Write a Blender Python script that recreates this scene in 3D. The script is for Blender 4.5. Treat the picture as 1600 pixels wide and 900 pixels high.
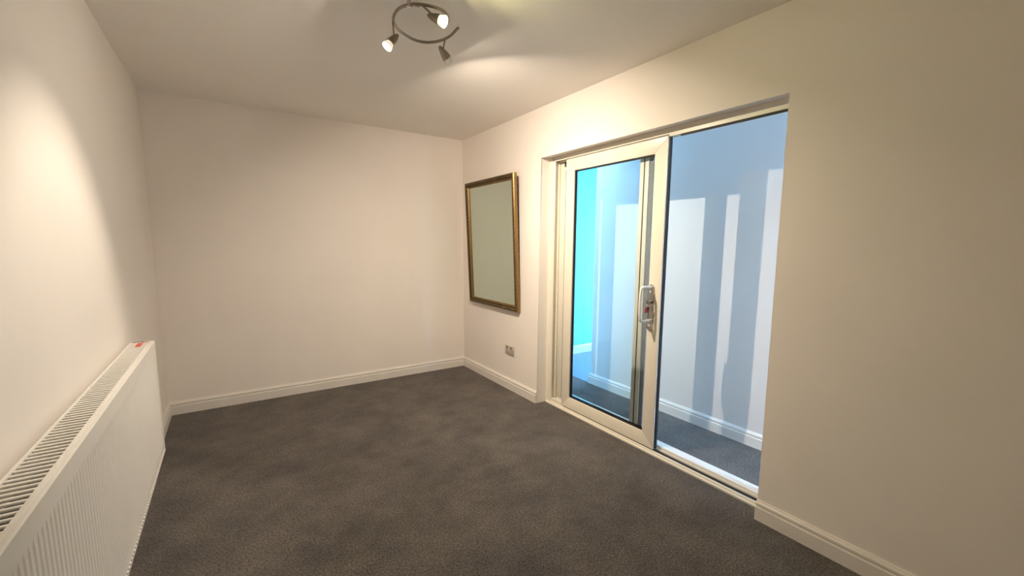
import bpy, bmesh, math, random
from mathutils import Vector, Matrix

random.seed(7)
for o in list(bpy.data.objects):
    bpy.data.objects.remove(o)
SC = bpy.context.scene
COL = SC.collection

# ------------------------------------------------------------------ camera
cam_d = bpy.data.cameras.new('camera')
cam = bpy.data.objects.new('camera', cam_d)
COL.objects.link(cam)
YAW, PITCH, ROLL = 0.5969, -0.1269, 0.0084
F_PX, PPX, PPY = 662.07, 807.46, 464.48
fwd = Vector((math.sin(YAW) * math.cos(PITCH), math.cos(YAW) * math.cos(PITCH), math.sin(PITCH)))
rgt = fwd.cross(Vector((0, 0, 1))).normalized()
upv = rgt.cross(fwd)
r2 = rgt * math.cos(ROLL) + upv * math.sin(ROLL)
u2 = upv * math.cos(ROLL) - rgt * math.sin(ROLL)
cam.matrix_world = Matrix(((r2.x, u2.x, -fwd.x, 0.4571), (r2.y, u2.y, -fwd.y, -4.1077), (r2.z, u2.z, -fwd.z, 1.3466), (0, 0, 0, 1)))
cam_d.sensor_fit = 'HORIZONTAL'
cam_d.sensor_width = 36.0
cam_d.lens = F_PX / 1600 * 36.0
cam_d.shift_x = -(PPX - 800) / 1600
cam_d.shift_y = (PPY - 450) / 1600
cam_d.clip_start = 0.02
SC.camera = cam

# ------------------------------------------------------------------ world, exposure, lamp powers
world = bpy.data.worlds.new('world')
SC.world = world
world.use_nodes = True
bg = world.node_tree.nodes['Background']
bg.inputs[0].default_value = (0.42, 0.66, 1.0, 1)
bg.inputs[1].default_value = 39.0
SC.view_settings.view_transform = 'Standard'
SC.view_settings.look = 'None'
SC.view_settings.gamma = 1.0
SC.view_settings.use_curve_mapping = False
SC.view_settings.exposure = 0.15
SC.cycles.use_denoising = True
SC.cycles.sample_clamp_indirect = 6.0
SC.cycles.max_bounces = 14
SC.cycles.diffuse_bounces = 8
SC.cycles.transparent_max_bounces = 16
# each ceiling spot: lens position, axis, beam watts, beam angle, spill watts, colour
SPOTS = [
    dict(p=(1.127, -2.035, 2.243), a=(-0.63, -0.03, -0.775), wa=(-0.45, 0.30, -0.84), beam=58, ang=68, blend=0.7, wide=4, spill=1.3, col=(1.0, 0.87, 0.70), glow=60, cup=0.7),
    dict(p=(1.290, -2.315, 2.285), a=(0.60, -0.68, -0.42), wa=(0.50, -0.60, -0.62), beam=1, ang=80, blend=1.0, wide=2.5, spill=0.3, col=(1.0, 0.90, 0.42), glow=60, cup=4.0),
    dict(p=(1.462, -2.000, 2.262), a=(0.70, 0.10, -0.70), wa=(0.48, 0.33, -0.81), beam=34, ang=84, blend=1.0, wide=25, spill=0.7, col=(1.0, 0.825, 0.64), glow=60),
]

# ------------------------------------------------------------------ helpers
def new_obj(name, bm, mat, parent=None, smooth=False):
    me = bpy.data.meshes.new(name)
    bmesh.ops.recalc_face_normals(bm, faces=bm.faces)
    bm.to_mesh(me)
    bm.free()
    if mat:
        me.materials.append(mat)
    if smooth:
        for f in me.polygons:
            f.use_smooth = True
        try:
            me.set_sharp_from_angle(angle=math.radians(40))
        except Exception:
            pass
    o = bpy.data.objects.new(name, me)
    COL.objects.link(o)
    if parent:
        o.parent = parent
        # meshes are written in world coordinates: shift them into the parent's frame
        me.transform(world_of(parent).inverted())
    return o

def world_of(o):
    m = o.matrix_basis.copy()
    p = o.parent
    while p:
        m = p.matrix_basis @ m
        p = p.parent
    return m

def empty(name, loc, label=None, cat=None, group=None, kind=None):
    o = bpy.data.objects.new(name, None)
    o.empty_display_size = 0.05
    COL.objects.link(o)
    o.location = loc
    tag(o, label, cat, group, kind)
    return o

def tag(o, label=None, cat=None, group=None, kind=None):
    if label: o['label'] = label
    if cat: o['category'] = cat
    if group: o['group'] = group
    if kind: o['kind'] = kind
    return o

def box(bm, x0, x1, y0, y1, z0, z1, bev=0.0, seg=2):
    m = Matrix.Translation(((x0 + x1) / 2, (y0 + y1) / 2, (z0 + z1) / 2)) @ Matrix.Diagonal((abs(x1 - x0), abs(y1 - y0), abs(z1 - z0), 1))
    r = bmesh.ops.create_cube(bm, size=1, matrix=m)
    if bev > 0:
        es = list({e for v in r['verts'] for e in v.link_edges})
        bmesh.ops.bevel(bm, geom=es, offset=bev, segments=seg, profile=0.5, affect='EDGES')

def bx(name, mat, parent, *a, bev=0.0, seg=2):
    bm = bmesh.new()
    box(bm, *a, bev=bev, seg=seg)
    return new_obj(name, bm, mat, parent, smooth=bev > 0)

def tube(bm, pts, r, n=10, caps=True):
    """round bar through points; r a number or list of radii"""
    pts = [Vector(p) for p in pts]
    rr = r if isinstance(r, (list, tuple)) else [r] * len(pts)
    rings = []
    prev = None
    for i, p in enumerate(pts):
        d = (pts[min(i + 1, len(pts) - 1)] - pts[max(i - 1, 0)]).normalized()
        if prev is None:
            a = d.cross(Vector((0, 0, 1)))
            if a.length < 1e-3:
                a = d.cross(Vector((1, 0, 0)))
            a.normalize()
        else:
            a = (prev - d * prev.dot(d)).normalized()
        prev = a
        b = d.cross(a)
        rings.append([bm.verts.new(p + (a * math.cos(t) + b * math.sin(t)) * rr[i]) for t in (2 * math.pi * k / n for k in range(n))])
    for A, B in zip(rings, rings[1:]):
        for k in range(n):
            bm.faces.new((A[k], A[(k + 1) % n], B[(k + 1) % n], B[k]))
    if caps:
        bm.faces.new(rings[0][::-1])
        bm.faces.new(rings[-1])

def lathe(bm, origin, axis, prof, n=28, close=True):
    """prof: list of (distance along axis, radius)"""
    axis = Vector(axis).normalized()
    o = Vector(origin)
    a = axis.cross(Vector((0, 0, 1)))
    if a.length < 1e-3:
        a = Vector((1, 0, 0))
    a.normalize()
    b = axis.cross(a)
    rings = []
    for h, r in prof:
        c = o + axis * h
        if r < 1e-6:
            rings.append([bm.verts.new(c)])
        else:
            rings.append([bm.verts.new(c + (a * math.cos(t) + b * math.sin(t)) * r) for t in (2 * math.pi * k / n for k in range(n))])
    for A, B in zip(rings, rings[1:]):
        for k in range(n):
            k2 = (k + 1) % n
            if len(A) == 1 and len(B) == 1:
                continue
            if len(A) == 1:
                bm.faces.new((A[0], B[k2], B[k]))
            elif len(B) == 1:
                bm.faces.new((A[k], A[k2], B[0]))
            else:
                bm.faces.new((A[k], A[k2], B[k2], B[k]))

def sweep(bm, prof, a, b, out, cap=True):
    """profile [(out, z)] swept straight from a to b (plan points); out = unit plan vector; mitre offsets by prof via ma/mb"""
    A = []; B = []
    for (d, z) in prof:
        A.append(bm.verts.new(a(d, z)))
        B.append(bm.verts.new(b(d, z)))
    n = len(prof)
    for i in range(n):
        j = (i + 1) % n
        bm.faces.new((A[i], A[j], B[j], B[i]))
    if cap:
        bm.faces.new(A[::-1])
        bm.faces.new(B)

def extrude_poly(bm, pts2, axis, lo, hi):
    """closed polygon in the plane normal to axis, extruded lo..hi"""
    def P(u, v, w):
        return {'x': (w, u, v), 'y': (u, w, v), 'z': (u, v, w)}[axis]
    A = [bm.verts.new(P(u, v, lo)) for u, v in pts2]
    B = [bm.verts.new(P(u, v, hi)) for u, v in pts2]
    n = len(pts2)
    bm.faces.new(A[::-1]); bm.faces.new(B)
    for i in range(n):
        j = (i + 1) % n
        bm.faces.new((A[i], A[j], B[j], B[i]))

# ------------------------------------------------------------------ materials
def mat(name, col, rough=0.5, metal=0.0, noise=None, bump=None, spec=0.5, emit=None, strength=0):
    """noise = (scale, amount) gives a faint colour drift; bump = (scale, strength, distance)"""
    m = bpy.data.materials.new(name)
    m.use_nodes = True
    nt = m.node_tree
    b = nt.nodes['Principled BSDF']
    b.inputs['Base Color'].default_value = (*col, 1)
    b.inputs['Roughness'].default_value = rough
    b.inputs['Metallic'].default_value = metal
    b.inputs['Specular IOR Level'].default_value = spec
    tc = nt.nodes.new('ShaderNodeTexCoord')
    if noise:
        n = nt.nodes.new('ShaderNodeTexNoise')
        n.inputs['Scale'].default_value = noise[0]
        n.inputs['Detail'].default_value = 5
        nt.links.new(tc.outputs['Object'], n.inputs['Vector'])
        r = nt.nodes.new('ShaderNodeValToRGB')
        r.color_ramp.elements[0].position = 0.3
        r.color_ramp.elements[1].position = 0.7
        r.color_ramp.elements[0].color = (*[c * (1 - noise[1]) for c in col], 1)
        r.color_ramp.elements[1].color = (*[min(1, c * (1 + noise[1])) for c in col], 1)
        nt.links.new(n.outputs['Fac'], r.inputs['Fac'])
        nt.links.new(r.outputs['Color'], b.inputs['Base Color'])
    if bump:
        n2 = nt.nodes.new('ShaderNodeTexNoise')
        n2.inputs['Scale'].default_value = bump[0]
        n2.inputs['Detail'].default_value = 4
        nt.links.new(tc.outputs['Object'], n2.inputs['Vector'])
        bp = nt.nodes.new('ShaderNodeBump')
        bp.inputs['Strength'].default_value = bump[1]
        bp.inputs['Distance'].default_value = bump[2]
        nt.links.new(n2.outputs['Fac'], bp.inputs['Height'])
        nt.links.new(bp.outputs['Normal'], b.inputs['Normal'])
    if emit:
        b.inputs['Emission Color'].default_value = (*emit, 1)
        b.inputs['Emission Strength'].default_value = strength
    return m

M_WALL = mat('wall_paint', (0.86, 0.815, 0.77), 0.75, noise=(2.2, 0.02), bump=(220, 0.12, 0.002), spec=0.25)
M_CEIL = mat('ceiling_paint', (0.90, 0.87, 0.83), 0.85, noise=(1.8, 0.02), bump=(180, 0.10, 0.002), spec=0.2)
M_HALL = mat('hall_paint', (0.80, 0.80, 0.80), 0.8, noise=(2.2, 0.015), bump=(220, 0.08, 0.002), spec=0.2)
M_CYANCAST = mat('cyan_light_cast', (0.20, 0.64, 0.76), 0.8, noise=(2.2, 0.015), spec=0.2)  # cyan cast of the daylight put into the wall colour
M_SKIRT = mat('gloss_white_wood', (0.78, 0.75, 0.71), 0.38, noise=(9, 0.03), bump=(60, 0.04, 0.001))
M_UPVC = mat('cream_upvc', (0.80, 0.76, 0.66), 0.32, noise=(14, 0.015))
M_WHITE = mat('white_upvc', (0.86, 0.86, 0.85), 0.3, noise=(14, 0.01))
M_BLACK = mat('black_rubber', (0.012, 0.012, 0.013), 0.6, noise=(40, 0.2))
M_SHADED_SIDE = mat('shaded_stile_side', (0.26, 0.27, 0.28), 0.8, noise=(160, 0.2))  # grey holds the shade on the stile's side face, gasket included
M_RAD = mat('radiator_enamel', (0.82, 0.80, 0.76), 0.34, noise=(6, 0.015))
M_RAD_INSIDE = mat('radiator_inside', (0.09, 0.07, 0.05), 0.9, noise=(30, 0.25))
M_NICKEL = mat('brushed_nickel', (0.30, 0.265, 0.215), 0.30, 1.0, noise=(50, 0.06))
M_CHROME = mat('chrome', (0.62, 0.60, 0.58), 0.18, 1.0, noise=(50, 0.04))
M_STEELPLATE = mat('socket_steel', (0.60, 0.55, 0.49), 0.38, 0.35, noise=(60, 0.05))
M_DARK = mat('dark_plastic', (0.05, 0.04, 0.035), 0.5, noise=(60, 0.1))
M_BULBGLASS = mat('bulb_glass', (0.50, 0.46, 0.42), 0.25, 0.2, noise=(90, 0.2), bump=(140, 0.3, 0.001))
M_RED = mat('red_label', (0.72, 0.09, 0.06), 0.5, noise=(80, 0.08))
M_RED_DIRTY = mat('rust_label', (0.45, 0.13, 0.06), 0.6, noise=(80, 0.3))
M_GILT = mat('gilt_slip', (0.30, 0.195, 0.08), 0.38, 0.75, noise=(45, 0.18), bump=(90, 0.2, 0.001))
M_BRONZE = mat('bronzed_moulding', (0.045, 0.027, 0.013), 0.42, 0.5, noise=(70, 0.5), bump=(110, 0.6, 0.002))
M_BRONZE_BEAD = mat('bronzed_ornament', (0.22, 0.15, 0.06), 0.38, 0.7, noise=(120, 0.5))
M_KEYBRASS = mat('key_steel', (0.40, 0.38, 0.34), 0.3, 1.0, noise=(60, 0.08))
M_FOB = mat('red_fob', (0.24, 0.04, 0.035), 0.45, noise=(60, 0.1))
M_DAYLIT = mat('daylit_floor_tint', (0.22, 0.27, 0.34), 0.45, noise=(5, 0.05))  # strong bluish daylight on the carpet, painted as a separate floor colour

def carpet():
    m = bpy.data.materials.new('grey_carpet')
    m.use_nodes = True
    nt = m.node_tree
    b = nt.nodes['Principled BSDF']
    b.inputs['Roughness'].default_value = 1.0
    b.inputs['Specular IOR Level'].default_value = 0.1
    b.inputs['Sheen Weight'].default_value = 0.15
    tc = nt.nodes.new('ShaderNodeTexCoord')
    def noise(s, d=4, rough=0.6):
        n = nt.nodes.new('ShaderNodeTexNoise')
        n.inputs['Scale'].default_value = s
        n.inputs['Detail'].default_value = d
        n.inputs['Roughness'].default_value = rough
        nt.links.new(tc.outputs['Object'], n.inputs['Vector'])
        return n
    fine = noise(115, 5, 0.8)
    big = noise(3.4, 8, 0.72)
    ra = nt.nodes.new('ShaderNodeValToRGB')
    ra.color_ramp.elements[0].position = 0.36
    ra.color_ramp.elements[1].position = 0.66
    ra.color_ramp.elements[0].color = (0.024, 0.021, 0.0195, 1)
    ra.color_ramp.elements[1].color = (0.235, 0.212, 0.195, 1)
    nt.links.new(fine.outputs['Fac'], ra.inputs['Fac'])
    rb = nt.nodes.new('ShaderNodeValToRGB')
    rb.color_ramp.elements[0].position = 0.34
    rb.color_ramp.elements[1].position = 0.66
    rb.color_ramp.elements[0].color = (0.60, 0.59, 0.60, 1)
    rb.color_ramp.elements[1].color = (1.16, 1.13, 1.09, 1)
    nt.links.new(big.outputs['Fac'], rb.inputs['Fac'])
    mx = nt.nodes.new('ShaderNodeMix')
    mx.data_type = 'RGBA'
    mx.blend_type = 'MULTIPLY'
    mx.inputs['Factor'].default_value = 1
    nt.links.new(ra.outputs['Color'], mx.inputs['A'])
    nt.links.new(rb.outputs['Color'], mx.inputs['B'])
    nt.links.new(mx.outputs['Result'], b.inputs['Base Color'])
    bp = nt.nodes.new('ShaderNodeBump')
    bp.inputs['Strength'].default_value = 0.7
    bp.inputs['Distance'].default_value = 0.006
    nt.links.new(fine.outputs['Fac'], bp.inputs['Height'])
    nt.links.new(bp.outputs['Normal'], b.inputs['Normal'])
    return m
M_CARPET = carpet()

def pane_glass(name, tint, fac):
    m = bpy.data.materials.new(name)
    m.use_nodes = True
    nt = m.node_tree
    nt.nodes.remove(nt.nodes['Principled BSDF'])
    out = nt.nodes['Material Output']
    tr = nt.nodes.new('ShaderNodeBsdfTransparent')
    tr.inputs[0].default_value = (*tint, 1)
    gl = nt.nodes.new('ShaderNodeBsdfGlossy')
    gl.inputs['Roughness'].default_value = 0.02
    fr = nt.nodes.new('ShaderNodeFresnel')
    fr.inputs['IOR'].default_value = fac
    mx = nt.nodes.new('ShaderNodeMixShader')
    nt.links.new(fr.outputs[0], mx.inputs[0])
    nt.links.new(tr.outputs[0], mx.inputs[1])
    nt.links.new(gl.outputs[0], mx.inputs[2])
    nt.links.new(mx.outputs[0], out.inputs['Surface'])
    return m
M_GLASS = pane_glass('door_glass', (0.95, 0.98, 0.985), 1.22)

def mirror_mat():
    m = bpy.data.materials.new('silvered_mirror')
    m.use_nodes = True
    b = m.node_tree.nodes['Principled BSDF']
    b.inputs['Base Color'].default_value = (0.57, 0.65, 0.58, 1)
    b.inputs['Metallic'].default_value = 1
    b.inputs['Roughness'].default_value = 0.035
    return m
M_MIRROR = mirror_mat()

def emitter(name, col, s):
    m = bpy.data.materials.new(name)
    m.use_nodes = True
    nt = m.node_tree
    nt.nodes.remove(nt.nodes['Principled BSDF'])
    e = nt.nodes.new('ShaderNodeEmission')
    e.inputs[0].default_value = (*col, 1)
    e.inputs[1].default_value = s
    nt.links.new(e.outputs[0], nt.nodes['Material Output'].inputs['Surface'])
    return m

# ------------------------------------------------------------------ dimensions
W, H = 2.550, 2.40            # room width (x), height
YF = -4.85                    # wall behind the camera
Y1, Y2, ZD = -1.348, -3.161, 2.024    # door opening
XO = 2.760                    # outer face of the door wall
XH = 3.307                    # far hall wall
YC = -1.207                   # outside corner of the hall wall
YA = -0.286                   # alcove back wall
XE = 5.0                      # alcove end wall
YS = -5.20                    # hall south end

# ------------------------------------------------------------------ structure: room shell
def struct(name, bm, m, smooth=False):
    return tag(new_obj(name, bm, m, None, smooth), kind='structure')

bm = bmesh.new(); box(bm, -0.12, XH + 0.0, YS, 0.12, -0.10, 0.0); struct('floor', bm, M_CARPET)
bm = bmesh.new(); box(bm, -0.12, XO, YF - 0.12, 0.12, H, H + 0.12); struct('ceiling', bm, M_CEIL)
bm = bmesh.new(); box(bm, -0.12, 0.0, YF, 0.0, 0.0, H); struct('wall_left', bm, M_WALL)
bm = bmesh.new(); box(bm, -0.12, W, 0.0, 0.12, 0.0, H); struct('wall_back', bm, M_WALL)
bm = bmesh.new(); box(bm, -0.12, W, YF - 0.12, YF, 0.0, H); struct('wall_front', bm, M_WALL)
bm = bmesh.new()
extrude_poly(bm, [(YS, 0), (Y2, 0), (Y2, ZD), (Y1, ZD), (Y1, 0), (0.12, 0), (0.12, H), (YS, H)], 'x', W, XO)
es = []
for e in bm.edges:
    a, b = e.verts
    if abs(a.co.x - W) < 1e-5 and abs(b.co.x - W) < 1e-5:
        in_open = lambda v: (Y2 - 1e-4 <= v.co.y <= Y1 + 1e-4) and v.co.z <= ZD + 1e-4
        if in_open(a) and in_open(b):
            es.append(e)
bmesh.ops.bevel(bm, geom=es, offset=0.009, segments=4, profile=0.5, affect='EDGES')
struct('wall_right', bm, M_WALL, smooth=True)

# skirting boards
SK = [(0.0, 0.0), (0.018, 0.0), (0.018, 0.065), (0.0165, 0.068), (0.0085, 0.069), (0.0085, 0.0745), (0.0135, 0.077),
      (0.0138, 0.084), (0.012, 0.090), (0.0085, 0.0935), (0.0075, 0.0965), (0.006, 0.100), (0.0, 0.100)]
def skirting(name, pa, pb, out, ma=0.0, mb=0.0, m=None):
    """ma, mb: how far the front edge retreats along the run per unit of depth (1 = inside mitre, -1 = outside)"""
    pa = Vector((*pa, 0)); pb = Vector((*pb, 0)); out = Vector((*out, 0))
    t = (pb - pa).normalized()
    bm = bmesh.new()
    sweep(bm, SK, lambda d, z: pa + out * d + t * d * ma + Vector((0, 0, z)), lambda d, z: pb + out * d - t * d * mb + Vector((0, 0, z)), out)
    return struct(name, bm, m or M_SKIRT)
skirting('baseboard_left', (0, YF), (0, 0), (1, 0), 1, 1)
skirting('baseboard_back', (0, 0), (W, 0), (0, -1), 1, 1)
skirting('baseboard_right_far', (W, 0), (W, Y1 + 0.004), (-1, 0), 1, 0)
skirting('baseboard_right_near', (W, Y2 - 0.002), (W, YF), (-1, 0), 0, 1)
skirting('baseboard_front', (W, YF), (0, YF), (0, 1), 1, 1)

# ------------------------------------------------------------------ structure: hall beyond the door
bm = bmesh.new()
extrude_poly(bm, [(XH, YS), (XH, YC), (XE, YC), (XE, YC - 0.1), (XH + 0.1, YC - 0.1), (XH + 0.1, YS)], 'z', 0.0, H)
struct('wall_hall', bm, M_HALL)
bm = bmesh.new(); box(bm, XO, XE + 0.1, YA, YA + 0.1, 0.0, H); struct('wall_alcove', bm, M_CYANCAST)
bm = bmesh.new()
box(bm, XO, 2.80, YS - 0.1, YS, 0.0, H); box(bm, 3.28, XH, YS - 0.1, YS, 0.0, H)
box(bm, 2.80, 3.28, YS - 0.1, YS, 0.0, 0.1); box(bm, 2.80, 3.28, YS - 0.1, YS, 2.2, H)
struct('wall_hall_end', bm, M_HALL)
# alcove end wall with a window opening
def wall_with_hole_x(name, x0, x1, ya, yb, za, zb, hy0, hy1, hz0, hz1, m):
    bm = bmesh.new()
    box(bm, x0, x1, ya, hy0, za, zb); box(bm, x0, x1, hy1, yb, za, zb)
    box(bm, x0, x1, hy0, hy1, za, hz0); box(bm, x0, x1, hy0, hy1, hz1, zb)
    return struct(name, bm, m)
wall_with_hole_x('wall_alcove_end', XE, XE + 0.1, YC - 0.1, YA, 0.0, H, -0.95, -0.45, 0.25, 2.15, M_HALL)
bm = bmesh.new(); box(bm, XH, XE, YC, YA, -0.10, 0.0); struct('floor_alcove', bm, M_DAYLIT)
# hall ceiling with an opening for the added, unseen rooflight
RX0, RX1, RY0, RY1 = 2.90, 3.18, -1.25, -0.70
bm = bmesh.new()
box(bm, XO, XE + 0.1, RY1, YA + 0.1, H, H + 0.1); box(bm, XO, XH + 0.1, YS - 0.1, RY0, H, H + 0.1)
box(bm, XO, RX0, RY0, RY1, H, H + 0.1); box(bm, RX1, XE + 0.1, RY0, RY1, H, H + 0.1)
struct('ceiling_hall', bm, M_HALL)
skirting('baseboard_hall', (XH, YC), (XH, YS), (-1, 0), -1, 0, M_WHITE)
skirting('baseboard_hall_return', (XE, YC), (XH, YC), (0, 1), 0, -1, M_WHITE)
skirting('baseboard_alcove', (XO, YA), (XE, YA), (0, -1), 0, 0, M_WHITE)

def window(name, axis, c0, c1, a0, a1, b0, b1):
    """framed pane: axis = normal; c0..c1 depth; a, b the two spans"""
    root = tag(bpy.data.objects.new(name, None), kind='structure'); COL.objects.link(root)
    root.location = {'x': (c0, (a0 + a1) / 2, b0), 'y': ((a0 + a1) / 2, c0, b0), 'z': ((a0 + a1) / 2, (b0 + b1) / 2, c0)}[axis]
    def bb(n, m, A0, A1, B0, B1, C0=c0, C1=c1):
        if axis == 'x': bx(n, m, root, C0, C1, A0, A1, B0, B1)
        elif axis == 'y': bx(n, m, root, A0, A1, C0, C1, B0, B1)
        else: bx(n, m, root, A0, A1, B0, B1, C0, C1)
    f = 0.035
    bb('frame_bar', M_WHITE, a0, a0 + f, b0, b1); bb('frame_bar', M_WHITE, a1 - f, a1, b0, b1)
    bb('frame_bar', M_WHITE, a0 + f, a1 - f, b0, b0 + f); bb('frame_bar', M_WHITE, a0 + f, a1 - f, b1 - f, b1)
    cm = (c0 + c1) / 2
    bb('glass_pane', M_GLASS, a0 + f - .003, a1 - f + .003, b0 + f - .003, b1 - f + .003, cm - 0.003, cm + 0.003)
    return root
window('window_1', 'x', XE + 0.02, XE + 0.07, -0.95, -0.45, 0.25, 2.15)
window('fill_end_window', 'y', YS - 0.07, YS - 0.02, 2.80, 3.28, 0.1, 2.2)  # unseen end window, added as base fill light for the hall
window('fill_rooflight', 'z', H + 0.03, H + 0.08, RX0, RX1, RY0, RY1)  # unseen rooflight, added and placed to set the hall's blue light

def portal(name, loc, rot, sx, sy):
    d = bpy.data.lights.new(name, 'AREA'); d.shape = 'RECTANGLE'; d.size = sx; d.size_y = sy
    d.cycles.is_portal = True
    o = bpy.data.objects.new(name, d); COL.objects.link(o); o.location = loc; o.rotation_euler = rot
portal('daylight_portal', (XE + 0.12, -0.70, 1.2), (0, math.radians(90), 0), 1.9, 0.50)
portal('daylight_portal', (3.04, YS - 0.12, 1.2), (math.radians(90), 0, math.radians(180)), 0.48, 2.1)
portal('daylight_portal', ((RX0 + RX1) / 2, (RY0 + RY1) / 2, H + 0.11), (0, 0, 0), RX1 - RX0, RY1 - RY0)

# ------------------------------------------------------------------ patio door: fixed frame and fixed pane (setting)
FX0, FX1 = 2.640, 2.752       # frame depth
door = tag(bpy.data.objects.new('door_1', None), kind='structure'); COL.objects.link(door)
door.location = (FX0, (Y1 + Y2) / 2, 0)
def jamb(y_wall, s):
    """outer jamb; s = direction into the opening"""
    bm = bmesh.new()
    prof = [(FX0, 0), (FX0, 0.060), (FX0 + 0.006, 0.068), (FX0 + 0.014, 0.068), (FX0 + 0.014, 0.050), (FX0 + 0.052, 0.050), (FX0 + 0.052, 0.066),
            (FX0 + 0.060, 0.066), (FX0 + 0.060, 0.050), (FX1, 0.050), (FX1, 0)]
    extrude_poly(bm, [(x, y_wall + s * d) for x, d in prof], 'z', 0.0, ZD)
    return new_obj('frame_jamb', bm, M_UPVC, door)
jamb(Y1, -1)
bm = bmesh.new()
extrude_poly(bm, [(x, Y2 + d) for x, d in [(FX0, 0), (FX0, 0.022), (FX0 + 0.05, 0.022), (FX0 + 0.05, 0.030), (FX1, 0.030), (FX1, 0)]], 'z', 0.0, ZD)
new_obj('frame_jamb', bm, M_UPVC, door)
# head with two track lips
bm = bmesh.new()
extrude_poly(bm, [(FX0, ZD), (FX0, 1.989), (FX0 + 0.006, 1.986), (FX0 + 0.006, 2.004), (FX0 + 0.052, 2.004), (FX0 + 0.052, 1.985),
                  (FX0 + 0.060, 1.985), (FX0 + 0.060, 2.004), (FX1 - 0.012, 2.004), (FX1 - 0.012, 1.990), (FX1, 1.990), (FX1, ZD)], 'y', Y2 + 0.03, Y1 - 0.05)
new_obj('frame_head', bm, M_UPVC, door)
# sill: stepped inside face, running groove, outer upstand
bm = bmesh.new()
extrude_poly(bm, [(FX0 - 0.012, 0.0), (FX0 - 0.012, 0.010), (FX0 - 0.002, 0.012), (FX0, 0.022), (FX0 + 0.010, 0.024), (FX0 + 0.010, 0.012),
                  (FX0 + 0.050, 0.012), (FX0 + 0.052, 0.026), (FX0 + 0.060, 0.026), (FX0 + 0.062, 0.0)], 'y', Y2 + 0.012, Y1 - 0.012)
new_obj('sill', bm, M_UPVC, door)
bx('track_groove', M_BLACK, door, FX0 + 0.0105, FX0 + 0.0515, Y2 + 0.03, Y1 - 0.05, 0.0125, 0.016)
bm = bmesh.new()
extrude_poly(bm, [(FX0 + 0.063, 0.0), (FX0 + 0.063, 0.040), (FX0 + 0.068, 0.044), (FX1 + 0.03, 0.034), (FX1 + 0.035, 0.028), (FX1 + 0.035, 0.0)], 'y', Y2 + 0.005, Y1 - 0.005)
tag(new_obj('outer_sill', bm, M_WHITE, door), 'bright white outer sill strip')
bx('head_cover', M_UPVC, door, FX0 + 0.001, FX0 + 0.022, Y2 + 0.03, -2.470, 1.975, 2.0035)
bx('head_seal', M_BLACK, door, FX0 + 0.003, FX0 + 0.013, Y2 + 0.03, -2.545, 1.964, 1.975)
# fixed pane on the outer track
PX0, PX1 = FX0 + 0.064, FX0 + 0.104
PYL, PYR = -1.395, -2.281
bx('fixed_stile', M_UPVC, door, PX0, PX1, PYL - 0.095, PYL, 0.045, 1.985, bev=0.003)
bx('fixed_stile', M_UPVC, door, PX0, PX1, PYR, PYR + 0.032, 0.045, 1.985, bev=0.003)
bx('fixed_stile', M_UPVC, door, PX0 + 0.002, PX1, PYR + 0.038, PYR + 0.072, 0.045, 1.985, bev=0.003)
bx('fixed_gasket', M_BLACK, door, PX0 - 0.001, PX1 - 0.004, PYR + 0.032, PYR + 0.038, 0.045, 1.985)
bx('fixed_rail', M_UPVC, door, PX0, PX1, PYR + 0.072, PYL - 0.095, 0.045, 0.110, bev=0.003)
bx('fixed_rail', M_UPVC, door, PX0, PX1, PYR + 0.072, PYL - 0.095, 1.915, 1.985, bev=0.003)
bx('edge_seal_shade', M_SHADED_SIDE, door, PX0 + 0.006, PX1 - 0.004, PYR - 0.032, PYR, 0.045, 1.985)  # grey strip stands in for the stile's shaded side and its gasket
tag(bx('glass_pane', M_GLASS, door, PX0 + 0.016, PX0 + 0.022, PYR + 0.070, PYL - 0.092, 0.107, 1.918))
# little stop block in the corner of the track
bx('track_stop', M_UPVC, door, FX0 + 0.012, FX0 + 0.030, Y1 - 0.205, Y1 - 0.055, 0.014, 0.050, bev=0.003)

# ------------------------------------------------------------------ sliding door leaf
SX0, SX1 = 2.648, 2.680
SYL, SYR = -1.545, -2.459
SZ0, SZ1 = 0.030, 1.983
sld = empty('sliding_door', (SX0, (SYL + SYR) / 2, SZ0), 'cream plastic framed glass sliding door leaf slid half open in the wall opening', 'door')
FW = 0.091
def mitred(name, corners, m, parent):
    """frame member with mitred ends: four (y,z) corners, bevelled"""
    bm = bmesh.new()
    extrude_poly(bm, corners, 'x', SX0, SX1)
    bmesh.ops.bevel(bm, geom=list(bm.edges), offset=0.0022, segments=2, profile=0.5, affect='EDGES')
    return new_obj(name, bm, m, parent, smooth=True)
mitred('stile', [(SYL, SZ0), (SYL, SZ1), (SYL - FW, SZ1 - FW), (SYL - FW, SZ0 + FW)], M_UPVC, sld)
mitred('stile', [(SYR, SZ0), (SYR, SZ1), (SYR + FW, SZ1 - FW), (SYR + FW, SZ0 + FW)], M_UPVC, sld)
mitred('rail', [(SYL, SZ1), (SYR, SZ1), (SYR + FW, SZ1 - FW), (SYL - FW, SZ1 - FW)], M_UPVC, sld)
mitred('rail', [(SYL, SZ0), (SYR, SZ0), (SYR + FW, SZ0 + FW), (SYL - FW, SZ0 + FW)], M_UPVC, sld)
iy0, iy1, iz0, iz1 = SYR + FW, SYL - FW, SZ0 + FW, SZ1 - FW
g = 0.007
gx0, gx1 = SX0 + 0.010, SX0 + 0.030
bx('gasket', M_BLACK, sld, gx0, gx1, iy0, iy0 + g, iz0, iz1)
bx('gasket', M_BLACK, sld, gx0, gx1, iy1 - g, iy1, iz0, iz1)
bx('gasket', M_BLACK, sld, gx0, gx1, iy0 + g, iy1 - g, iz0, iz0 + g)
bx('gasket', M_BLACK, sld, gx0, gx1, iy0 + g, iy1 - g, iz1 - g, iz1)
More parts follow.
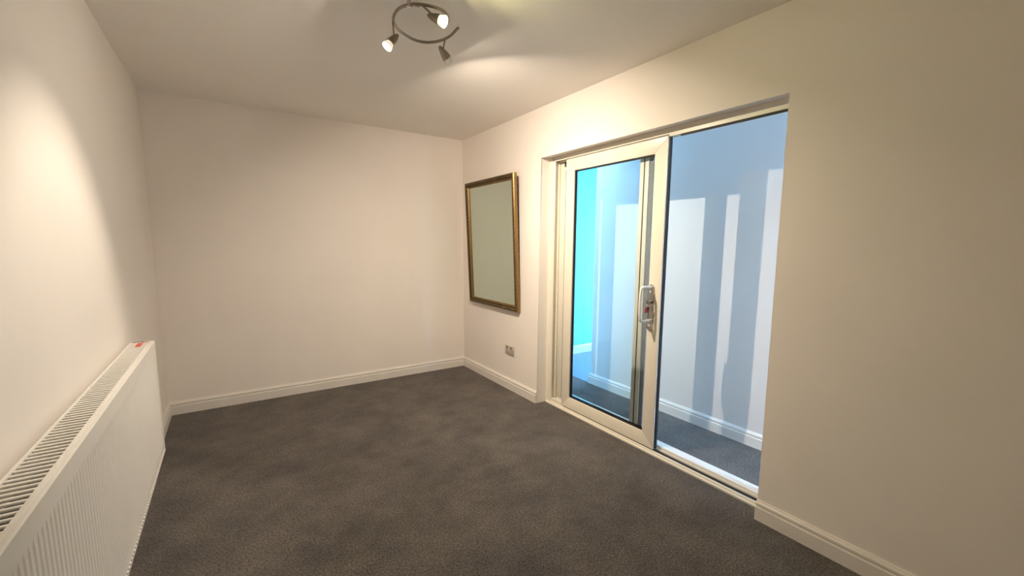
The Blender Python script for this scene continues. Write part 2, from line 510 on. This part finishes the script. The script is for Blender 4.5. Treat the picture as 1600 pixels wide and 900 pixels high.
# inner glazing spacer bars glint behind the gasket
bx('glazing_bead', M_CHROME, sld, gx1, gx1 + 0.006, iy0, iy1, iz0 + 0.002, iz0 + 0.012)
bx('glass_pane', M_GLASS, sld, SX0 + 0.016, SX0 + 0.022, iy0 + 0.002, iy1 - 0.002, iz0 + 0.002, iz1 - 0.002)
bx('edge_seal_shade', M_BLACK, sld, SX0 + 0.012, SX1 - 0.002, SYR - 0.009, SYR, SZ0 + 0.004, SZ1 - 0.004)
bx('edge_seal_shade', M_BLACK, sld, SX0 + 0.003, SX1, SYL, SYL + 0.006, 0.090, SZ1 - 0.075)  # black strip painted in for the dark gap beside the jamb
bx('dark_notch', M_BLACK, sld, SX0 + 0.003, SX1, SYL, SYL + 0.022, SZ1 - 0.050, SZ1 - 0.012)  # black block stands in for a dark notch at the leaf's top
bx('edge_strip', M_UPVC, sld, SX1, SX1 + 0.006, SYL - 0.004, SYL - 0.020, SZ0 + 0.05, SZ1 - 0.05)
# pull handle: back plate, D bar, keyhole escutcheon
HY = -2.394
bm = bmesh.new()
n = 10
pts = []
for cz, sgn in ((1.098 - 0.020, 1), (0.802 + 0.020, -1)):
    for k in range(n + 1):
        t = math.pi * k / n
        pts.append((HY + 0.020 * math.cos(t) * sgn, cz + 0.020 * math.sin(t) * sgn))
extrude_poly(bm, pts, 'x', SX0 - 0.008, SX0)
handle = new_obj('handle', bm, M_CHROME, sld, smooth=True)
tag(handle, 'white pull handle on a chrome back plate')
bm = bmesh.new()
zt, zb, xo = 1.082, 0.868, SX0 - 0.104
path = [(SX0 - 0.006, HY, zt), (xo + 0.02, HY, zt), (xo + 0.008, HY, zt - 0.004), (xo + 0.001, HY, zt - 0.014), (xo - 0.003, HY, zt - 0.05), (xo - 0.004, HY, (zt + zb) / 2),
        (xo - 0.003, HY, zb + 0.05), (xo + 0.001, HY, zb + 0.014), (xo + 0.008, HY, zb + 0.004), (xo + 0.02, HY, zb), (SX0 - 0.006, HY, zb)]
tube(bm, path, 0.0085, 12)
new_obj('grip_bar', bm, M_WHITE, handle, smooth=True)
for zc, hh in ((1.052, 0.014), (0.836, 0.012)):
    bm = bmesh.new(); lathe(bm, (SX0 - 0.0075, HY, zc), (-1, 0, 0), [(0, 0.009), (0.003, 0.009), (0.004, 0.007), (0.004, 0)], 20)
    new_obj('screw_cover', bm, M_WHITE, handle, smooth=True)
bm = bmesh.new(); lathe(bm, (SX0 - 0.0075, HY, 0.985), (-1, 0, 0), [(0, 0.010), (0.010, 0.010), (0.012, 0.008), (0.012, 0)], 20)
new_obj('lock_cylinder', bm, M_CHROME, handle, smooth=True)

# matching grip on the hall side of the leaf
bm = bmesh.new()
box(bm, SX1, SX1 + 0.007, HY - 0.016, HY + 0.012, 0.815, 1.085, bev=0.003)
HO = HY + 0.024
zt2, zb2, xo2 = 1.056, 0.846, SX1 + 0.062
tube(bm, [(SX1 + 0.005, HY + 0.004, zt2), (xo2 - 0.02, HO - 0.004, zt2), (xo2 - 0.008, HO, zt2 - 0.004), (xo2 - 0.001, HO, zt2 - 0.014), (xo2 + 0.002, HO, 0.95),
          (xo2 - 0.001, HO, zb2 + 0.014), (xo2 - 0.008, HO, zb2 + 0.004), (xo2 - 0.02, HO - 0.004, zb2), (SX1 + 0.005, HY + 0.004, zb2)], 0.0085, 12)
tag(new_obj('handle', bm, M_WHITE, sld, smooth=True), 'white pull handle on the hall side')

# bunch of keys hanging from the lock
kr = empty('key_bunch', (SX0 - 0.020, HY, 0.985), 'small bunch of keys with dark red fob hanging from the sliding door lock', 'keys')
bm = bmesh.new()
lathe(bm, (SX0 - 0.0215, HY, 0.985), (-1, 0, 0), [(0, 0.004), (0.006, 0.004)], 10)
box(bm, SX0 - 0.050, SX0 - 0.026, HY - 0.0015, HY + 0.0015, 0.974, 0.998)
new_obj('key', bm, M_KEYBRASS, kr)
bm = bmesh.new()
tube(bm, [(SX0 - 0.044, HY + 0.010 * math.sin(t), 0.972 - 0.010 + 0.010 * math.cos(t)) for t in (2 * math.pi * k / 16 for k in range(17))], 0.0012, 6)
new_obj('split_ring', bm, M_KEYBRASS, kr)
bm = bmesh.new(); box(bm, SX0 - 0.048, SX0 - 0.040, HY - 0.004, HY + 0.012, 0.918, 0.956, bev=0.003)
new_obj('fob', bm, M_FOB, kr, smooth=True)
bm = bmesh.new(); box(bm, SX0 - 0.036, SX0 - 0.034, HY - 0.014, HY - 0.002, 0.888, 0.952)
box(bm, SX0 - 0.0365, SX0 - 0.0335, HY - 0.018, HY + 0.001, 0.936, 0.958)
new_obj('spare_key', bm, M_KEYBRASS, kr)

# ------------------------------------------------------------------ radiator on the left wall
RYF, RYN = -1.295, -3.40      # far and near ends
RZB, RZT = 0.243, 0.834
RXB, RXF = 0.020, 0.116
rad = empty('radiator', (RXB, (RYF + RYN) / 2, RZB), 'long white ribbed double panel radiator with slotted top grille on left wall', 'radiator')
def rib_panel(x_back, x_front, out):
    """pressed sheet: flat border and fine vertical ribs"""
    bm = bmesh.new()
    pitch = 0.024
    zs = [RZB + 0.004, RZB + 0.040, RZB + 0.058, RZT - 0.075, RZT - 0.055, RZT - 0.012]
    amp = [0, 0, 1, 1, 0, 0]
    ys = []
    y = RYF - 0.040
    ys.append((RYF - 0.002, 0)); ys.append((y, 0))
    k = 0
    while y - pitch > RYN + 0.04:
        for f, d in ((0.18, 0.0), (0.34, 1.0), (0.66, 1.0), (0.82, 0.0), (1.0, 0.0)):
            ys.append((y - pitch * f, d))
        y -= pitch
    ys.append((RYN + 0.002, 0))
    grid = []
    for z, a in zip(zs, amp):
        grid.append([bm.verts.new((x_front - out * 0.0022 * d * a, yy, z)) for yy, d in ys])
    for A, B in zip(grid, grid[1:]):
        for i in range(len(ys) - 1):
            bm.faces.new((A[i], A[i + 1], B[i + 1], B[i]))
    # back face and rim give the sheet its body
    rim = [grid[0][0], grid[0][-1], grid[-1][-1], grid[-1][0]]
    back = [bm.verts.new((x_back, v.co.y, v.co.z)) for v in rim]
    bm.faces.new(back)
    for row, (p, q) in ((grid[0], (0, 1)), (grid[-1], (3, 2))):
        bm.faces.new(row + [back[q], back[p]])
    for ci, (p, q) in ((0, (0, 3)), (-1, (1, 2))):
        bm.faces.new([r[ci] for r in grid] + [back[q], back[p]])
    return new_obj('panel', bm, M_RAD, rad)
rib_panel(RXF - 0.014, RXF - 0.002, 1)
rib_panel(RXB + 0.014, RXB + 0.002, -1)
# side covers and seam strip along the bottom
bx('side_cover', M_RAD, rad, RXB + 0.001, RXF - 0.001, RYF - 0.002, RYF, RZB, RZT, bev=0.0009)
bx('side_cover', M_RAD, rad, RXB + 0.001, RXF - 0.001, RYN, RYN + 0.002, RZB, RZT, bev=0.0009)
bm = bmesh.new(); box(bm, RXF - 0.008, RXF, RYN, RYF, RZB - 0.004, RZB + 0.005, bev=0.002)
new_obj('bottom_seam', bm, M_RAD, rad, smooth=True)
bm = bmesh.new()
y = RYF - 0.05
while y > RYN + 0.05:
    box(bm, RXF - 0.0035, RXF + 0.0012, y - 0.010, y, RZB + 0.004, RZB + 0.016, bev=0.001, seg=1)
    y -= 0.024
tag(new_obj('seam_pressings', bm, M_RAD, rad), kind='stuff')
# top grille: two edge lips, end bars and separate slats
bm = bmesh.new()
extrude_poly(bm, [(RXF, RZT - 0.030), (RXF, RZT - 0.004), (RXF - 0.003, RZT), (RXF - 0.007, RZT), (RXF - 0.009, RZT - 0.003), (RXF - 0.012, RZT - 0.003), (RXF - 0.013, RZT),
                  (RXF - 0.020, RZT), (RXF - 0.020, RZT - 0.010), (RXF - 0.003, RZT - 0.012), (RXF - 0.003, RZT - 0.030)], 'y', RYN, RYF)
new_obj('front_lip', bm, M_RAD, rad)
bm = bmesh.new()
extrude_poly(bm, [(RXB, RZT - 0.030), (RXB, RZT - 0.003), (RXB + 0.003, RZT), (RXB + 0.010, RZT), (RXB + 0.010, RZT - 0.010), (RXB + 0.003, RZT - 0.012), (RXB + 0.003, RZT - 0.030)], 'y', RYN, RYF)
new_obj('back_lip', bm, M_RAD, rad)
bx('end_plate', M_RAD, rad, RXB + 0.010, RXF - 0.020, RYF - 0.045, RYF - 0.001, RZT - 0.006, RZT - 0.001)
bx('end_plate', M_RAD, rad, RXB + 0.010, RXF - 0.020, RYN + 0.001, RYN + 0.045, RZT - 0.006, RZT - 0.001)
slat_me = None
y = RYF - 0.050
while y > RYN + 0.05:
    if slat_me is None:
        bm = bmesh.new(); box(bm, RXB + 0.009, RXF - 0.019, y - 0.0098, y, RZT - 0.007, RZT - 0.0015, bev=0.0012, seg=1)
        first = new_obj('grille_slat', bm, M_RAD, rad)
        slat_me = first.data; y0 = y
    else:
        o = bpy.data.objects.new('grille_slat', slat_me)
        COL.objects.link(o); o.parent = rad; o.location = (0, y - y0, 0)
    y -= 0.0233
# convector fins below the grille, dark brown all over
bm = bmesh.new()
y = RYF - 0.06
while y > RYN + 0.05:
    box(bm, RXB + 0.016, RXF - 0.016, y - 0.001, y, RZB + 0.05, RZT - 0.045)
    y -= 0.0233
tag(new_obj('convector_fins', bm, M_RAD_INSIDE, rad), kind='stuff')
for yy in (RYF - 0.30, RYN + 0.30):
    bx('wall_bracket', M_RAD, rad, 0.0015, RXB + 0.004, yy - 0.02, yy + 0.02, RZB + 0.08, RZT - 0.10)
tag(bx('paper_label', M_RED, rad, 0.055, 0.075, RYF - 0.125, RYF - 0.030, RZT - 0.0012, RZT - 0.0002), 'small red paper label')
tag(bx('tape_scrap', M_RED_DIRTY, rad, 0.070, 0.100, RYF - 0.022, RYF - 0.010, RZT - 0.0012, RZT - 0.0002), 'rust coloured scrap of tape')
bx('tape_scrap', M_DARK, rad, 0.030, 0.075, RYF - 0.006, RYF - 0.001, RZT - 0.001, RZT + 0.0004)

# ------------------------------------------------------------------ gilt mirror, leaning out at the top
MY0, MY1 = -0.2097, -1.0908
MZ0, MZ1 = 0.7464, 1.9334
mir = bpy.data.objects.new('wall_mirror', None); COL.objects.link(mir)
mir.empty_display_size = 0.05
MH = math.hypot(MZ1 - MZ0, 0.0503)
mir.location = (W - 0.004, (MY0 + MY1) / 2, MZ0)
mir.rotation_euler = (0, -math.atan2(0.0503, MZ1 - MZ0), 0)
tag(mir, 'tall mirror in a dark bronzed and gilt moulded frame hung tilting on wall', 'mirror')
MWd = (MY0 - MY1) / 2
def mlocal(name, bm, m, parent=mir, smooth=False):
    """mesh written in the mirror's own frame: x towards the room is negative, y across, z up"""
    o = new_obj(name, bm, m, None, smooth)
    o.parent = parent
    return o
# profile across the moulding: (distance in from the outer edge, height off the wall)
MP = [(0.0, 0.0), (0.0, 0.026), (0.004, 0.033), (0.010, 0.036), (0.030, 0.033), (0.036, 0.026), (0.038, 0.012), (0.038, 0.0)]
SP = [(0.038, 0.006), (0.038, 0.026), (0.042, 0.029), (0.046, 0.024), (0.049, 0.017), (0.052, 0.019), (0.055, 0.015), (0.055, 0.006)]
def side(prof, s):
    """s: 0 left, 1 right, 2 bottom, 3 top; mitred at both ends"""
    bm = bmesh.new()
    A, B = [], []
    for d, h in prof:
        if s in (0, 1):
            y = (MWd - d) * (1 if s == 0 else -1)
            A.append(bm.verts.new((-h, y, d))); B.append(bm.verts.new((-h, y, MH - d)))
        else:
            z = d if s == 2 else MH - d
            A.append(bm.verts.new((-h, MWd - d, z))); B.append(bm.verts.new((-h, -MWd + d, z)))
    n = len(prof)
    for i in range(n):
        j = (i + 1) % n
        bm.faces.new((A[i], A[j], B[j], B[i]))
    bm.faces.new(A); bm.faces.new(B)
    return bm
for s in range(4):
    fr = mlocal('frame_moulding', side(MP, s), M_BRONZE)
    # leafy pressed ornament along the moulding, one piece per side
    bm = bmesh.new()
    L = MH if s < 2 else 2 * MWd
    k = 0
    t = 0.018
    while t < L - 0.015:
        d = 0.020 + (0.005 if k % 2 else -0.005)
        if s in (0, 1): c = Vector((-0.034, (MWd - d) * (1 if s == 0 else -1), t))
        else: c = Vector((-0.034, MWd - t, d if s == 2 else MH - d))
        sc = Matrix.Diagonal((0.0055, 0.010, 0.0065, 1)) if s > 1 else Matrix.Diagonal((0.0055, 0.0065, 0.010, 1))
        rot = Matrix.Rotation((0.6 if k % 2 else -0.6), 4, 'X')
        bmesh.ops.create_icosphere(bm, subdivisions=1, radius=1, matrix=Matrix.Translation(c) @ rot @ sc)
        t += 0.0165; k += 1
    tag(mlocal('leaf_ornament', bm, M_BRONZE_BEAD, fr, True), kind='stuff')
    tag(mlocal('gilt_slip', side(SP, s), M_GILT))
    # gilt outer edge
    OE = [(-0.0015, 0.002), (-0.0015, 0.024), (0.0, 0.028), (0.006, 0.0355), (0.006, 0.020), (0.004, 0.002)]
    tag(mlocal('gilt_edge', side(OE, s), M_GILT, fr))
bm = bmesh.new(); box(bm, -0.014, -0.010, -(MWd - 0.053), MWd - 0.053, 0.053, MH - 0.053)
mlocal('mirror_glass', bm, M_MIRROR)
bm = bmesh.new(); box(bm, -0.009, -0.002, -(MWd - 0.030), MWd - 0.030, 0.030, MH - 0.030)
mlocal('backing_board', bm, M_DARK)

# ------------------------------------------------------------------ double socket on the right wall
sk = empty('double_socket', (W, -0.926, 0.330), 'brushed metal double power socket low on wall below the gilt mirror', 'socket')
SYa, SYb, SZa, SZb = -0.999, -0.853, 0.326, 0.412
bx('face_plate', M_STEELPLATE, sk, W - 0.008, W, SYa, SYb, SZa, SZb, bev=0.003)
for yc in (-0.960, -0.892):
    bx('rocker_switch', M_DARK, sk, W - 0.012, W - 0.008, yc + 0.006 - 0.007, yc + 0.006 + 0.007, 0.384, 0.402, bev=0.001)
    for dy, dz, wy, wz in ((0, 0.022, 0.004, 0.009), (-0.011, 0.0, 0.008, 0.004), (0.011, 0.0, 0.008, 0.004)):
        bx('pin_slot', M_DARK, sk, W - 0.0086, W - 0.008, yc + dy - wy / 2, yc + dy + wy / 2, 0.348 + dz - wz / 2, 0.348 + dz + wz / 2)
for yc in (-0.926 - 0.060, -0.926 + 0.060):
    bm = bmesh.new(); lathe(bm, (W - 0.0078, yc, 0.369), (-1, 0, 0), [(0, 0.0035), (0.0012, 0.003), (0.0012, 0)], 12)
    new_obj('screw', bm, M_CHROME, sk)

# ------------------------------------------------------------------ ceiling spotlight fitting
ZR = 2.345
fit = empty('ceiling_spotlight', (1.275, -2.12, H), 'brushed nickel spiral ceiling fitting with three adjustable spotlight heads', 'light')
P = [(1.418, -2.185), (1.421, -2.10), (1.405, -2.028), (1.364, -1.972), (1.312, -1.953), (1.258, -1.966), (1.190, -2.012), (1.142, -2.090), (1.134, -2.180),
     (1.158, -2.240), (1.206, -2.277), (1.275, -2.288), (1.325, -2.262), (1.352, -2.215)]
def catmull(pts, n=6):
    out = []
    for i in range(len(pts) - 1):
        p0 = Vector(pts[max(i - 1, 0)]); p1 = Vector(pts[i]); p2 = Vector(pts[i + 1]); p3 = Vector(pts[min(i + 2, len(pts) - 1)])
        for k in range(n):
            t = k / n
            out.append(0.5 * ((2 * p1) + (p2 - p0) * t + (2 * p0 - 5 * p1 + 4 * p2 - p3) * t * t + (3 * p1 - p0 - 3 * p2 + p3) * t ** 3))
    out.append(Vector(pts[-1]))
    return out
bm = bmesh.new()
tube(bm, [(q[0], q[1], ZR) for q in catmull(P)], 0.0065, 12)
new_obj('spiral_tube', bm, M_NICKEL, fit, smooth=True)
# two ceiling mounts
for (mx_, my_) in ((1.160, -2.243),):
    bm = bmesh.new()
    lathe(bm, (mx_, my_, H), (0, 0, -1), [(0, 0.026), (0.006, 0.026), (0.010, 0.022), (0.012, 0.009), (H - ZR - 0.004, 0.008), (H - ZR + 0.008, 0.009), (H - ZR + 0.010, 0.0)], 24)
    new_obj('ceiling_mount', bm, M_CHROME, fit, smooth=True)
bm = bmesh.new(); box(bm, 1.172, 1.200, -2.262, -2.240, ZR - 0.010, ZR + 0.012, bev=0.003)
tag(new_obj('cable_clamp', bm, M_WHITE, fit, smooth=True), 'small white cable clamp')

STEMS = [(1.148, -2.068), (1.205, -2.277), (1.412, -2.052)]
for S, st in zip(SPOTS, STEMS):
    a = Vector(S['a']).normalized()
    p = Vector(S['p'])
    back = p - a * 0.088
    head = None
    bm = bmesh.new()
    # bullet shade, open at the mouth
    lathe(bm, back, a, [(0.0, 0.0), (0.001, 0.005), (0.006, 0.0085), (0.020, 0.0135), (0.040, 0.0185), (0.060, 0.0220), (0.066, 0.0225), (0.066, 0.0205), (0.058, 0.0195), (0.030, 0.012), (0.030, 0.0)], 28)
    head = new_obj('spot_head', bm, M_NICKEL, fit, smooth=True)
    bm = bmesh.new()
    hinge = back + a * 0.030 + Vector((0, 0, 0.012))
    tube(bm, [(st[0], st[1], ZR), (st[0], st[1], (ZR + hinge.z) / 2 + 0.008), ((st[0] + hinge.x) / 2, (st[1] + hinge.y) / 2, hinge.z + 0.008), hinge - Vector((0, 0, 0.006))], 0.0042, 10)
    new_obj('stem', bm, M_NICKEL, fit, smooth=True)
    # lamp: ribbed glass reflector cup and glowing lens
    bm = bmesh.new()
    lathe(bm, back, a, [(0.050, 0.014), (0.066, 0.0185), (0.080, 0.0235), (0.087, 0.0250), (0.0885, 0.0245), (0.0885, 0.0222)], 28)
    glow = mat('lit_bulb_cup', (0.50, 0.46, 0.42), 0.25, 0.1, noise=(90, 0.2), emit=S['col'], strength=S.get('cup', 0.15))
    new_obj('bulb_cup', bm, glow, head, smooth=True)
    bm = bmesh.new()
    lathe(bm, back, a, [(0.0870, 0.0222), (0.0880, 0.016), (0.0885, 0.0)], 28)
    tag(new_obj('bulb_lens', bm, emitter('bulb_light', S['col'], S['glow']), head, smooth=True), 'glowing bulb lens')
    for nm, watts, ang, blend in (('bulb_beam', S['beam'], S['ang'], S['blend']), ('bulb_fill', S['wide'], None, 1.0), ('bulb_spill', S['spill'], 176, 0.10)):
        if ang is None:            # added fill disc at the lens, aimed off the head's axis
            d = bpy.data.lights.new(nm, 'AREA')
            d.shape = 'DISK'
            d.size = 0.024
            d.spread = math.radians(158)
        else:
            d = bpy.data.lights.new(nm, 'SPOT')
            d.spot_size = math.radians(ang)
            d.spot_blend = blend
            d.shadow_soft_size = 0.008
        d.energy = watts
        d.color = S['col']
        lo = bpy.data.objects.new(nm, d)
        COL.objects.link(lo)
        lo.parent = head
        lo.location = (world_of(head).inverted() @ (p + a * 0.004))
        aim = Vector(S['wa']).normalized() if ang is None else a
        lo.rotation_euler = aim.to_track_quat('-Z', 'Y').to_euler()
